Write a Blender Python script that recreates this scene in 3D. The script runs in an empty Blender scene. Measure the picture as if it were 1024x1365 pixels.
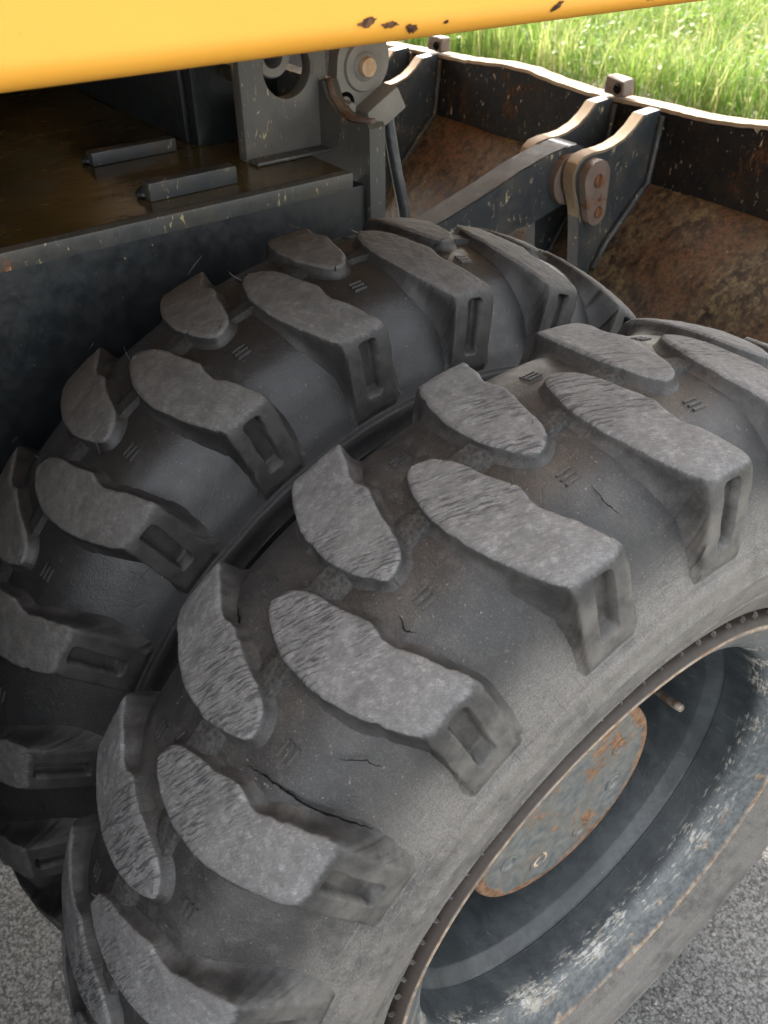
import bpy, bmesh, math, random
import numpy as np
from mathutils import Vector, Matrix, noise
random.seed(7); rng = np.random.default_rng(7)
sc = bpy.context.scene
col = sc.collection

# ------------------------------------------------------------------ camera
CAM = (0.38524, -0.50854, 0.86516)
RX = Vector((0.596218, 0.802798, -0.006191)); RD = Vector((0.486568, -0.367474, -0.792600)); RF = Vector((-0.638573, 0.469550, -0.609710))
cd = bpy.data.cameras.new('camera'); cam = bpy.data.objects.new('camera', cd); col.objects.link(cam)
M = Matrix((RX, -RD, -RF)).transposed().to_4x4(); M.translation = Vector(CAM); cam.matrix_world = M
cd.sensor_fit = 'VERTICAL'; cd.sensor_height = 36.0; cd.lens = 36.0 * 1183.88 / 1365.0
cd.clip_start = 0.02; cd.clip_end = 300
cd.dof.use_dof = True; cd.dof.focus_distance = 0.86; cd.dof.aperture_fstop = 12
sc.camera = cam

# ------------------------------------------------------------------ sky, sun, exposure
SUN = Vector((-0.70, 0.34, 0.64)).normalized()
w = bpy.data.worlds.new('World'); sc.world = w; w.use_nodes = True
nt = w.node_tree; bg = nt.nodes['Background']
sky = nt.nodes.new('ShaderNodeTexSky'); sky.sky_type = 'NISHITA'; sky.sun_disc = False
sky.sun_elevation = math.asin(SUN.z); sky.sun_rotation = math.atan2(SUN.x, SUN.y)
sky.air_density = 1.2; sky.dust_density = 4.0; sky.ozone_density = 0.6
hs_ = nt.nodes.new('ShaderNodeHueSaturation'); hs_.inputs['Saturation'].default_value = 0.20
nt.links.new(sky.outputs[0], hs_.inputs['Color']); nt.links.new(hs_.outputs[0], bg.inputs[0]); bg.inputs[1].default_value = 0.15
sd = bpy.data.lights.new('sun', 'SUN'); sd.energy = 3.1; sd.angle = math.radians(0.6); sd.color = (1, 0.93, 0.82)
so = bpy.data.objects.new('sun', sd); col.objects.link(so); so.rotation_euler = (-SUN).to_track_quat('-Z', 'Y').to_euler()
vs = sc.view_settings; vs.view_transform = 'Standard'; vs.look = 'None'; vs.gamma = 1; vs.use_curve_mapping = False
vs.exposure = 2.5
sc.cycles.use_denoising = True
sc.cycles.max_bounces = 6; sc.cycles.diffuse_bounces = 4; sc.cycles.glossy_bounces = 3

# ------------------------------------------------------------------ node helper
class N:
    def __init__(s, name):
        s.m = bpy.data.materials.new(name); s.m.use_nodes = True; s.t = s.m.node_tree
        s.b = s.t.nodes['Principled BSDF']; s.b.inputs['Specular IOR Level'].default_value = 0.4
    def put(s, sock, v):
        if hasattr(v, 'is_output'): s.t.links.new(v, sock)
        elif isinstance(v, (tuple, list)) and sock.type == 'RGBA': sock.default_value = (*v[:3], 1)
        else: sock.default_value = v
    def n(s, typ, out=0, props=None, **ins):
        k = s.t.nodes.new('ShaderNode' + typ)
        for a, v in (props or {}).items(): setattr(k, a, v)
        for a, v in ins.items():
            s.put(k.inputs[int(a[1:]) if a[0] == '_' else a], v)
        return k.outputs[out]
    def math(s, op, a, b=0.0, c=0.0, clamp=False): return s.n('Math', 0, {'operation': op, 'use_clamp': clamp}, _0=a, _1=b, _2=c)
    def ramp(s, v, lo, hi, a=0.0, b=1.0): return s.n('MapRange', 0, {'clamp': True, 'interpolation_type': 'SMOOTHSTEP'}, _0=v, _1=lo, _2=hi, _3=a, _4=b)
    def mix(s, f, a, b):
        k = s.t.nodes.new('ShaderNodeMix'); k.data_type = 'RGBA'
        s.put(k.inputs[0], f); s.put(k.inputs[6], a); s.put(k.inputs[7], b); return k.outputs[2]
    def obj(s): return s.n('TexCoord', 3)
    def uv(s): return s.n('TexCoord', 2)
    def rnd(s): return s.n('ObjectInfo', 'Random') if False else s.t.nodes.new('ShaderNodeObjectInfo').outputs['Random']
    def attr(s, nm): return s.n('Attribute', 2, {'attribute_name': nm})
    def noise(s, vec, scale, detail=3, rough=0.55, w=None, dist=0.0):
        k = s.t.nodes.new('ShaderNodeTexNoise'); k.noise_dimensions = '4D' if w is not None else '3D'
        s.put(k.inputs['Vector'], vec)
        if w is not None: s.put(k.inputs['W'], w)
        k.inputs['Scale'].default_value = scale; k.inputs['Detail'].default_value = detail
        k.inputs['Roughness'].default_value = rough; k.inputs['Distortion'].default_value = dist
        return k.outputs[0]
    def voro(s, vec, scale, feature='F1', out=0):
        return s.n('TexVoronoi', out, {'feature': feature}, Vector=vec, Scale=scale)
    def mapv(s, vec, scale=(1, 1, 1), rot=(0, 0, 0), loc=(0, 0, 0)):
        return s.n('Mapping', 0, None, Vector=vec, Scale=scale, Rotation=rot, Location=loc)
    def vadd(s, a, b): return s.n('VectorMath', 0, {'operation': 'ADD'}, _0=a, _1=b)
    def comb(s, x, y, z=0.0): return s.n('CombineXYZ', 0, None, _0=x, _1=y, _2=z)
    def sep(s, v):
        k = s.t.nodes.new('ShaderNodeSeparateXYZ'); s.put(k.inputs[0], v); return k.outputs
    def bump(s, h, dist, strength=1.0, nrm=None):
        k = s.t.nodes.new('ShaderNodeBump'); s.put(k.inputs['Height'], h)
        k.inputs['Distance'].default_value = dist; k.inputs['Strength'].default_value = strength
        if nrm is not None: s.put(k.inputs['Normal'], nrm)
        return k.outputs[0]
    def fin(s, color=None, rough=None, nrm=None, metal=None, spec=None):
        for nm, v in (('Base Color', color), ('Roughness', rough), ('Normal', nrm), ('Metallic', metal), ('Specular IOR Level', spec)):
            if v is not None: s.put(s.b.inputs[nm], v)
        return s.m

# ------------------------------------------------------------------ materials
def rubber_lug(name, light, dark, wall, streaks, dust, crystals):
    g = N(name)
    uv = g.uv(); x, v, _ = g.sep(uv); rn = g.math('MULTIPLY', g.rnd(), 37.0)
    wear = g.attr('wear'); s = g.attr('s')
    o3 = g.obj()
    # wear mask with a ragged edge
    ragged = g.noise(uv, 260, 4, 0.65, rn)
    big = g.noise(uv, 38, 3, 0.6, rn)
    mk = g.math('ADD', wear, g.math('MULTIPLY', g.math('SUBTRACT', ragged, 0.5), 0.40))
    mk = g.math('ADD', mk, g.math('MULTIPLY', g.math('SUBTRACT', big, 0.5), 0.5))
    mask = g.ramp(mk, 0.40, 0.66)
    # scuff streaks
    a = g.math('SUBTRACT', g.math('MULTIPLY', x, 0.43), g.math('MULTIPLY', v, 0.90))
    c = g.math('ADD', g.math('MULTIPLY', x, 0.90), g.math('MULTIPLY', v, 0.43))
    wob = g.math('MULTIPLY', g.math('SUBTRACT', g.noise(uv, 60, 2, 0.5, rn), 0.5), 0.004)
    c2 = g.math('ADD', c, wob)
    st = g.noise(g.comb(g.math('MULTIPLY', a, 62.0), g.math('MULTIPLY', c2, 470.0)), 1.0, 3, 0.62, rn)
    stm = g.ramp(st, 0.47, 0.62, 0.0, 0.85)
    gate = g.ramp(g.noise(uv, 26, 2, 0.5, g.math('ADD', rn, 5.0)), 0.36, 0.56)
    stm = g.math('MULTIPLY', stm, g.math('MULTIPLY', gate, g.ramp(s, 0.030, 0.085, streaks, 0.08 * streaks)))
    # pebbled, scuffed speckle
    vo = g.voro(g.vadd(uv, g.comb(rn, rn)), 190); vo2 = g.voro(g.vadd(uv, g.comb(rn, 3.0)), 420)
    peb = g.ramp(vo, 0.25, 0.55)
    mott = g.noise(uv, 120, 5, 0.7, rn)
    lt = g.mix(g.ramp(mott, 0.34, 0.68), tuple(0.72 * k for k in light), tuple(1.15 * k for k in light))
    wuv = g.vadd(g.vadd(uv, g.comb(rn, 1.0)), g.n('VectorMath', 0, {'operation': 'SCALE'}, _0=g.n('TexNoise', 1, None, Vector=uv, Scale=260.0), Scale=0.006))
    cell = g.sep(g.voro(wuv, 210, 'F1', 1))[0]; cdst = g.voro(wuv, 210)
    cry = g.math('MULTIPLY', g.ramp(cell, 0.62, 0.95), g.ramp(cdst, 0.75, 0.35))
    lt = g.mix(g.math('MULTIPLY', cry, g.ramp(s, 0.0, 0.085, 0.10, crystals)), lt, tuple(1.75 * k for k in light))
    lt = g.mix(g.math('MULTIPLY', peb, 0.15), lt, tuple(0.5 * k for k in light))
    lt = g.mix(g.ramp(g.noise(uv, 45, 4, 0.6, g.math('ADD', rn, 9.0)), 0.46, 0.66, 0.0, 0.65), lt, tuple(0.48 * k for k in light))
    mic = g.noise(g.comb(g.math('MULTIPLY', a, 220.0), g.math('MULTIPLY', c2, 1500.0)), 1.0, 2, 0.6, rn); gra = g.noise(uv, 1100, 2, 0.6, rn)
    lt = g.mix(g.ramp(mic, 0.42, 0.62, 0.50, 0.0), lt, tuple(0.42 * k for k in light)); lt = g.mix(g.ramp(gra, 0.40, 0.64, 0.45, 0.0), lt, tuple(0.45 * k for k in light))
    lt = g.mix(g.ramp(mic, 0.60, 0.74, 0.0, 0.45), lt, tuple(1.7 * k for k in light))
    lt = g.mix(stm, lt, dark)
    # walls: dark rubber, thin dust
    dn = g.noise(o3, 55, 5, 0.65, rn); d2 = g.noise(o3, 420, 3, 0.6)
    wc = g.mix(g.math('MULTIPLY', g.ramp(dn, 0.30, 0.80), dust), wall, (0.145, 0.140, 0.134))
    wc = g.mix(g.ramp(d2, 0.66, 0.76, 0, 0.4), wc, (0.22, 0.21, 0.19)); wc = g.mix(g.ramp(g.noise(o3, 1000, 2, 0.6), 0.38, 0.62, 0.4, 0.0), wc, tuple(0.4 * k for k in wall))
    low = g.ramp(s, 0.118, 0.165, 0.0, min(1.0, 1.5 * dust))
    wc = g.mix(g.math('MULTIPLY', low, g.ramp(dn, 0.15, 0.75)), wc, (0.165, 0.153, 0.137))
    colr = g.mix(mask, wc, lt)
    h = g.math('SUBTRACT', g.math('MULTIPLY', mott, 0.8), g.math('MULTIPLY', stm, 0.8))
    h = g.math('ADD', h, g.math('MULTIPLY', g.math('MINIMUM', vo2, 0.5), 0.6))
    h = g.math('MULTIPLY', h, g.ramp(mask, 0, 1, 0.35, 1.0))
    h = g.math('ADD', h, g.math('MULTIPLY', d2, 0.3))
    nr = g.bump(h, 0.0009, 0.75)
    return g.fin(colr, g.ramp(mask, 0, 1, 0.50, 0.72), nr, spec=0.35)

def rubber_carcass(name, base, dustc, dust, side, dro=0.0):
    g = N(name); o = g.obj(); x, y, z = g.sep(o)
    r = g.math('SQRT', g.math('ADD', g.math('MULTIPLY', y, y), g.math('MULTIPLY', z, z)))
    uv = g.uv()
    n1 = g.noise(o, 16, 5, 0.6); n2 = g.noise(o, 75, 5, 0.65); n3 = g.noise(o, 520, 3, 0.6)
    sc1 = g.noise(g.mapv(uv, (420, 22, 1), (0, 0, 0.35)), 1.0, 3, 0.6)
    sc2 = g.noise(g.mapv(uv, (30, 500, 1), (0, 0, -0.5)), 1.0, 2, 0.6)
    sw = g.ramp(r, 0.475, 0.425)                       # 1 on the sidewall
    d = g.math('MULTIPLY', g.ramp(n1, 0.40, 0.68), dust)
    c = g.mix(d, base, tuple(0.5 * a + 0.5 * b for a, b in zip(base, dustc)))
    c = g.mix(g.ramp(n2, 0.52, 0.72, 0, 0.45 * dust), c, dustc)
    sd = g.math('MULTIPLY', sw, g.ramp(g.math('ADD', g.math('MULTIPLY', n1, 0.6), g.math('MULTIPLY', n2, 0.4)), 0.34, 0.56, 0.35, 1.0))
    sd = g.math('MULTIPLY', sd, side)
    c = g.mix(sd, c, dustc)
    c = g.mix(g.math('MULTIPLY', g.math('MULTIPLY', g.ramp(sc1, 0.56, 0.68), sw), 0.35 * side), c, tuple(1.5 * k for k in dustc))
    c = g.mix(g.math('MULTIPLY', g.ramp(sc2, 0.62, 0.70), 0.4), c, tuple(0.6 * k for k in base))
    c = g.mix(g.math('MULTIPLY', g.ramp(g.noise(o, 9, 2), 0.60, 0.68), 0.6 * side), c, tuple(1.3 * k for k in base))
    c = g.mix(g.ramp(g.noise(o, 330, 2, 0.5), 0.68, 0.74, 0, 0.8 * dust), c, (0.36, 0.34, 0.31))
    ln = g.n('TexNoise', 0, None, Vector=g.mapv(uv, (900, 9, 1), (0, 0, 0.9)), Scale=1.0, Detail=1.0)
    ln2 = g.n('TexNoise', 0, None, Vector=g.mapv(uv, (8, 800, 1), (0, 0, 0.6)), Scale=1.0, Detail=1.0)
    c = g.mix(g.math('MULTIPLY', g.ramp(g.math('MAXIMUM', ln, ln2), 0.68, 0.74), 0.16 * dust), c, tuple(1.1 * k for k in dustc))
    cz = g.n('TexVoronoi', 0, {'feature': 'DISTANCE_TO_EDGE'}, Vector=g.vadd(o, g.n('VectorMath', 0, {'operation': 'SCALE'}, _0=g.n('TexNoise', 1, None, Vector=o, Scale=40.0, Detail=3.0), Scale=0.03)), Scale=34.0)
    crk = g.math('MULTIPLY', g.ramp(cz, 0.030, 0.0), g.ramp(g.noise(o, 13, 2), 0.60, 0.68))
    c = g.mix(g.math('MULTIPLY', crk, max(0.0, 1.1 * dust - 0.3)), c, (0.012, 0.012, 0.012))
    gr = g.noise(o, 950, 2, 0.6); gr2 = g.noise(g.mapv(uv, (1500, 160, 1), (0, 0, 0.2)), 1.0, 2, 0.6)
    c = g.mix(g.ramp(gr, 0.35, 0.65, 0.42, 0.0), c, tuple(0.35 * k for k in base)); c = g.mix(g.math('MULTIPLY', g.ramp(gr, 0.54, 0.72), 0.16), c, dustc)
    c = g.mix(g.math('MULTIPLY', g.math('MULTIPLY', g.ramp(gr2, 0.50, 0.72), sw), 0.5 * side), c, tuple(1.35 * k for k in dustc))
    h = g.math('ADD', g.math('MULTIPLY', n2, 0.7), g.math('MULTIPLY', n3, 0.35)); h = g.math('ADD', h, g.math('MULTIPLY', gr, 0.35))
    h = g.math('ADD', h, g.math('MULTIPLY', g.math('MULTIPLY', sc1, sw), 0.25))
    h = g.math('SUBTRACT', h, g.math('MULTIPLY', crk, 0.8 * dust))
    return g.fin(c, g.math('ADD', g.ramp(n2, 0.3, 0.7, 0.40 + dro, 0.54 + dro), g.math('MULTIPLY', sw, 0.15)), g.bump(h, 0.0010, 0.7), spec=0.45)

def painted_steel(name, paint,  rust_amt, chip_amt, rough=0.38, rustc=(0.13, 0.055, 0.022), chipc=(0.42, 0.36, 0.22), dirt=0.3, dirtc=(0.12, 0.10, 0.07), scale=1.0, spec=0.5):
    g = N(name); o = g.obj()
    n1 = g.noise(o, 9 * scale, 6, 0.62); n2 = g.noise(o, 60 * scale, 5, 0.65); n3 = g.noise(g.mapv(o, (1, 1, 0.35)), 130 * scale, 4, 0.7, None, 0.8)
    c = g.mix(g.ramp(n2, 0.3, 0.75, 0, 0.35), paint, tuple(1.6 * k for k in paint))
    c = g.mix(g.math('MULTIPLY', g.ramp(g.noise(o, 14 * scale, 5, 0.6), 0.42, 0.7), dirt), c, dirtc)
    rm = g.ramp(g.math('ADD', g.math('MULTIPLY', n1, 0.7), g.math('MULTIPLY', n2, 0.3)), 0.66 - 0.34 * rust_amt, 0.76 - 0.34 * rust_amt)
    rv = g.mix(g.ramp(n3, 0.35, 0.65), tuple(0.35 * k for k in rustc), tuple(1.7 * k for k in rustc))
    c = g.mix(rm, c, rv)
    cm = g.ramp(n3, 0.74 - 0.14 * chip_amt, 0.78 - 0.14 * chip_amt)
    cm = g.math('MULTIPLY', cm, g.ramp(g.noise(o, 17 * scale, 3, 0.5), 0.40, 0.52))
    c = g.mix(cm, c, chipc)
    h = g.math('ADD', g.math('MULTIPLY', rm, 0.5), g.math('ADD', g.math('MULTIPLY', n3, 0.4), g.math('MULTIPLY', n2, 0.3)))
    return g.fin(c, g.math('ADD', g.ramp(n2, 0.3, 0.7, rough, rough + 0.2), g.math('MULTIPLY', rm, 0.3)), g.bump(h, 0.0014, 0.6), spec=spec)

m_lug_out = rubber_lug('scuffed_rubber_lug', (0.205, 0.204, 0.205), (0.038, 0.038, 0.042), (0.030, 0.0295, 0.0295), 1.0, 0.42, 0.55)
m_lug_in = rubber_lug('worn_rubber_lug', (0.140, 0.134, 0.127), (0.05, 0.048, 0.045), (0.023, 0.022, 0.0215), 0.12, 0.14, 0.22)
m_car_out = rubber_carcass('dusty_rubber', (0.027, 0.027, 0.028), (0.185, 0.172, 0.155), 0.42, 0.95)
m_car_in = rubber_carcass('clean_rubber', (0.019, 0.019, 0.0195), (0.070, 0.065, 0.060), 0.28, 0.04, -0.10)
m_chassis = painted_steel('chassis_paint', (0.011, 0.014, 0.016), 0.0, 0.35, 0.30, dirt=0.12, dirtc=(0.022, 0.021, 0.018))
m_edge = painted_steel('chipped_edge_paint', (0.055, 0.058, 0.056), 0.15, 0.9, 0.34, chipc=(0.40, 0.33, 0.18), dirt=0.4)
m_plate = painted_steel('worn_plate_paint', (0.085, 0.085, 0.082), 0.22, 0.9, 0.30, rustc=(0.16, 0.10, 0.065), dirt=0.4, dirtc=(0.15, 0.13, 0.10))
m_armtop = painted_steel('arm_top_wear', (0.048, 0.043, 0.038), 0.25, 0.5, 0.62, dirt=0.5, dirtc=(0.085, 0.074, 0.062), spec=0.12)
m_grey = painted_steel('grey_primer', (0.22, 0.215, 0.20), 0.0, 0.2, 0.42, dirt=0.35, dirtc=(0.12, 0.105, 0.085))
m_bladetop = painted_steel('blade_paint', (0.007, 0.007, 0.007), 0.36, 0.8, 0.58, rustc=(0.055, 0.026, 0.013), dirt=0.8, dirtc=(0.022, 0.015, 0.009), spec=0.22)
g = N('rusty_shell'); o = g.obj(); nA = g.noise(o, 4.5, 4, 0.6); nB = g.noise(g.mapv(o, (1.0, 1.0, 0.45)), 26, 6, 0.7, None, 0.5); nC = g.noise(o, 130, 5, 0.7); nD = g.noise(g.mapv(o, (1, 1, 0.4)), 70, 4, 0.65)
c = g.mix(g.ramp(nB, 0.36, 0.64), (0.013, 0.010, 0.008), (0.115, 0.076, 0.042)); c = g.mix(g.math('MULTIPLY', g.ramp(nA, 0.42, 0.62), g.ramp(nD, 0.40, 0.62)), c, (0.125, 0.060, 0.030))
c = g.mix(g.math('MULTIPLY', g.ramp(nA, 0.58, 0.42), g.ramp(nD, 0.46, 0.62)), c, (0.15, 0.117, 0.062)); c = g.mix(g.ramp(nC, 0.35, 0.62, 0.55, 0.0), c, (0.016, 0.011, 0.008))
c = g.mix(g.math('MULTIPLY', g.ramp(nC, 0.66, 0.72), g.ramp(nB, 0.44, 0.6)), c, (0.52, 0.44, 0.31))
m_drum = g.fin(c, g.ramp(nB, 0.3, 0.7, 0.45, 0.75), g.bump(g.math('ADD', nB, g.math('MULTIPLY', nC, 0.4)), 0.003, 0.7), spec=0.35)
m_bracket = painted_steel('bracket_paint', (0.026, 0.032, 0.036), 0.20, 0.85, 0.36, dirt=0.4, dirtc=(0.10, 0.085, 0.065))
m_worn_sunlit = painted_steel('worn_sunlit_paint', (0.28, 0.215, 0.145), 0.15, 0.5, 0.6, dirt=0.5, dirtc=(0.16, 0.115, 0.075), spec=0.08)  # pale tone puts sunlight into the colour of the worn edges
m_rust = painted_steel('bare_rust', (0.10, 0.05, 0.03), 0.8, 0.3, 0.6, dirt=0.6, dirtc=(0.16, 0.11, 0.08))
m_pin = painted_steel('dusty_pin', (0.115, 0.085, 0.068), 0.45, 0.2, 0.55, dirt=0.5, dirtc=(0.20, 0.16, 0.13))
g = N('black_crack_and_shade'); m_crack_shade = g.fin((0.006, 0.006, 0.006), 0.95, spec=0.05)  # cracks; the same black paints shade in the gap, recess and bore
g = N('hose_rubber'); m_hose = g.fin(g.mix(g.ramp(g.noise(g.obj(), 60, 4), 0.4, 0.7), (0.03, 0.034, 0.038), (0.07, 0.072, 0.075)), 0.38)
g = N('tan_cap'); m_tan = g.fin(g.mix(g.ramp(g.noise(g.obj(), 90, 4), 0.35, 0.7), (0.50, 0.34, 0.21), (0.68, 0.50, 0.34)), 0.6)
g = N('valve_metal'); m_valve = g.fin(g.mix(g.ramp(g.noise(g.obj(), 90, 3), 0.4, 0.6), (0.16, 0.11, 0.075), (0.30, 0.25, 0.20)), 0.5, metal=0.2)

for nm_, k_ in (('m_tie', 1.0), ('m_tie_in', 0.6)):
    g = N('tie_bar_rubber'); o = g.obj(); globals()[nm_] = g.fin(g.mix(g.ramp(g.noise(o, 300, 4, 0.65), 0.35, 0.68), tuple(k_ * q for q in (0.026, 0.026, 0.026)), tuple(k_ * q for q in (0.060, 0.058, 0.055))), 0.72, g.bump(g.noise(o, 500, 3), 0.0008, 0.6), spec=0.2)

# oily deck film
g = N('oily_deck'); o = g.obj(); n1 = g.noise(o, 5, 5, 0.6); n2 = g.noise(g.mapv(o, (40, 14, 20)), 1.0, 5, 0.65); n3 = g.noise(o, 160, 3, 0.6)
c = g.mix(g.ramp(n1, 0.36, 0.66), (0.036, 0.028, 0.012), (0.100, 0.076, 0.031))
c = g.mix(g.ramp(n2, 0.62, 0.72), c, (0.018, 0.014, 0.008)); c = g.mix(g.ramp(n3, 0.73, 0.78, 0, 0.6), c, (0.35, 0.30, 0.20))
m_deck = g.fin(c, g.ramp(n2, 0.3, 0.7, 0.10, 0.30), g.bump(g.math('ADD', g.math('MULTIPLY', n2, 0.5), g.math('MULTIPLY', n1, 0.5)), 0.002, 0.3), spec=0.55)

# yellow paint
g = N('yellow_paint'); o = g.obj(); n1 = g.noise(o, 3, 4, 0.5); n2 = g.noise(o, 180, 3, 0.6); n3 = g.noise(g.mapv(o, (60, 8, 90)), 1.0, 4, 0.65)
c = g.mix(g.ramp(n1, 0.35, 0.7), (0.82, 0.385, 0.045), (0.85, 0.415, 0.056)); c = g.mix(g.ramp(n2, 0.68, 0.76, 0, 0.4), c, (0.50, 0.26, 0.05)); c = g.mix(g.ramp(n3, 0.60, 0.72, 0, 0.25), c, (0.62, 0.37, 0.10))
m_yel = g.fin(c, g.ramp(n1, 0.3, 0.7, 0.30, 0.38), g.bump(g.noise(o, 40, 3), 0.0006, 0.25), spec=0.5)
g = N('chip_rust'); m_chip = g.fin(g.mix(g.ramp(g.noise(g.obj(), 140, 4), 0.4, 0.6), (0.035, 0.014, 0.006), (0.16, 0.07, 0.03)), 0.7)

# rim paint: dark blue grey with pale scuffs near the flange corner, rusty lip, bead-gap shade painted on the outer flange. uv = (profile x, arc), attribute r = radius
g = N('rim_paint'); uv = g.uv(); o = g.obj(); px, pv, _ = g.sep(uv)
x, y, z = g.sep(o); r = g.math('SQRT', g.math('ADD', g.math('MULTIPLY', y, y), g.math('MULTIPLY', z, z)))
n1 = g.noise(o, 22, 5, 0.62); n2 = g.noise(o, 110, 5, 0.68); st = g.noise(g.mapv(uv, (260, 45, 1), (0, 0, 0.3)), 1.0, 5, 0.68)
st2 = g.noise(g.mapv(uv, (30, 420, 1), (0, 0, 0.4)), 1.0, 3, 0.6)
c = g.mix(g.ramp(n1, 0.35, 0.7), (0.023, 0.028, 0.031), (0.047, 0.055, 0.059))
outer = g.ramp(x, 0.078, 0.098)
c = g.mix(g.math('MULTIPLY', outer, 0.85), c, g.mix(g.ramp(n2, 0.35, 0.65), (0.070, 0.080, 0.085), (0.135, 0.145, 0.148)))
band = g.math('MULTIPLY', g.ramp(x, 0.070, 0.088), g.ramp(x, 0.116, 0.094))
sm = g.math('MULTIPLY', band, g.ramp(g.math('ADD', g.math('MULTIPLY', st, 0.55), g.math('MULTIPLY', n1, 0.45)), 0.510, 0.57))
c = g.mix(g.math('MULTIPLY', sm, 0.8), c, g.mix(g.ramp(n2, 0.4, 0.6), (0.26, 0.23, 0.18), (0.48, 0.465, 0.42)))
c = g.mix(g.ramp(n2, 0.68, 0.74, 0, 0.6), c, (0.40, 0.39, 0.36)); c = g.mix(g.ramp(st2, 0.67, 0.72, 0, 0.35), c, (0.30, 0.31, 0.31))
rust = g.math('MULTIPLY', g.ramp(x, 0.1185, 0.1222), g.ramp(n1, 0.36, 0.56, 0.45, 1.0))
rust = g.math('MAXIMUM', rust, g.math('MULTIPLY', g.ramp(x, 0.098, 0.112), g.ramp(n1, 0.60, 0.68)))
rust = g.math('MAXIMUM', rust, g.ramp(r, 0.3035, 0.3055))  # darkens the flange's outer face, painting in the bead gap's shade
c = g.mix(rust, c, g.mix(g.ramp(r, 0.3036, 0.3050), g.mix(g.ramp(n2, 0.35, 0.65), (0.20, 0.125, 0.075), (0.36, 0.29, 0.215)), (0.040, 0.030, 0.024)))
m_rim = g.fin(c, g.math('ADD', g.ramp(n2, 0.3, 0.7, 0.30, 0.48), g.math('MULTIPLY', rust, 0.25)), g.bump(g.math('ADD', n2, g.math('MULTIPLY', sm, 0.5)), 0.0008, 0.6), spec=0.5)
# hub cover: blue grey with orange rust patches
g = N('hub_paint'); o = g.obj(); n1 = g.noise(o, 20, 6, 0.62, None, 0.6); n2 = g.noise(o, 90, 5, 0.66)
x, y, z = g.sep(o); r = g.math('SQRT', g.math('ADD', g.math('MULTIPLY', y, y), g.math('MULTIPLY', z, z)))
c = g.mix(g.ramp(n2, 0.3, 0.7), (0.085, 0.100, 0.105), (0.185, 0.185, 0.170))
c = g.mix(g.ramp(n1, 0.40, 0.60, 0.0, 0.6), c, (0.17, 0.140, 0.105))
rr = g.math('ADD', g.math('MULTIPLY', n1, 0.72), g.math('MULTIPLY', n2, 0.28)); rr = g.math('ADD', rr, g.ramp(r, 0.118, 0.136, 0.0, 0.25))
rm = g.ramp(rr, 0.535, 0.60)
c = g.mix(rm, c, g.mix(g.ramp(n2, 0.35, 0.66), (0.13, 0.066, 0.034), (0.26, 0.155, 0.09)))
m_hub = g.fin(c, g.math('ADD', 0.40, g.math('MULTIPLY', rm, 0.35)), g.bump(g.math('ADD', n2, rm), 0.0009, 0.6))

# asphalt
g = N('asphalt'); o = g.obj(); wv = g.vadd(o, g.n('VectorMath', 0, {'operation': 'SCALE'}, _0=g.n('TexNoise', 1, None, Vector=o, Scale=180.0), Scale=0.008))
vo = g.voro(wv, 210); n1 = g.noise(o, 2.2, 4, 0.6); n2 = g.noise(o, 120, 6, 0.75); vc = g.sep(g.voro(wv, 210, 'F1', 1))[0]
c = g.mix(g.ramp(n2, 0.34, 0.66), (0.085, 0.083, 0.079), (0.29, 0.282, 0.268)); c = g.mix(g.ramp(vc, 0.4, 1.0, 0, 0.6), c, (0.36, 0.35, 0.33))
c = g.mix(g.ramp(n1, 0.4, 0.7, 0, 0.3), c, (0.21, 0.20, 0.185)); c = g.mix(g.ramp(vo, 0.45, 0.8, 0, 0.75), c, (0.06, 0.058, 0.054))
m_asph = g.fin(c, 0.85, g.bump(g.math('ADD', g.math('MULTIPLY', vo, -0.6), g.math('MULTIPLY', n2, 1.0)), 0.004, 0.8), spec=0.25)
g = N('verge_soil'); o = g.obj(); n1 = g.noise(o, 3, 5, 0.6)
m_soil = g.fin(g.mix(g.ramp(n1, 0.35, 0.65), (0.075, 0.095, 0.025), (0.16, 0.14, 0.075)), 0.9, g.bump(n1, 0.05, 0.5))
g = N('grass_blades'); t = g.attr('tone'); hh = g.attr('hgt')
c = g.mix(g.ramp(t, 0, 0.75), (0.070, 0.140, 0.020), (0.165, 0.245, 0.045)); c = g.mix(g.ramp(t, 0.74, 0.95), c, (0.33, 0.33, 0.13))
m_grass = g.fin(c, 0.55, spec=0.3)
tr = g.t.nodes.new('ShaderNodeBsdfTranslucent'); g.put(tr.inputs[0], c); mx = g.t.nodes.new('ShaderNodeMixShader'); mx.inputs[0].default_value = 0.5
g.t.links.new(g.b.outputs[0], mx.inputs[1]); g.t.links.new(tr.outputs[0], mx.inputs[2])
g.t.links.new(mx.outputs[0], [n for n in g.t.nodes if n.type == 'OUTPUT_MATERIAL'][0].inputs[0])

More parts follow.
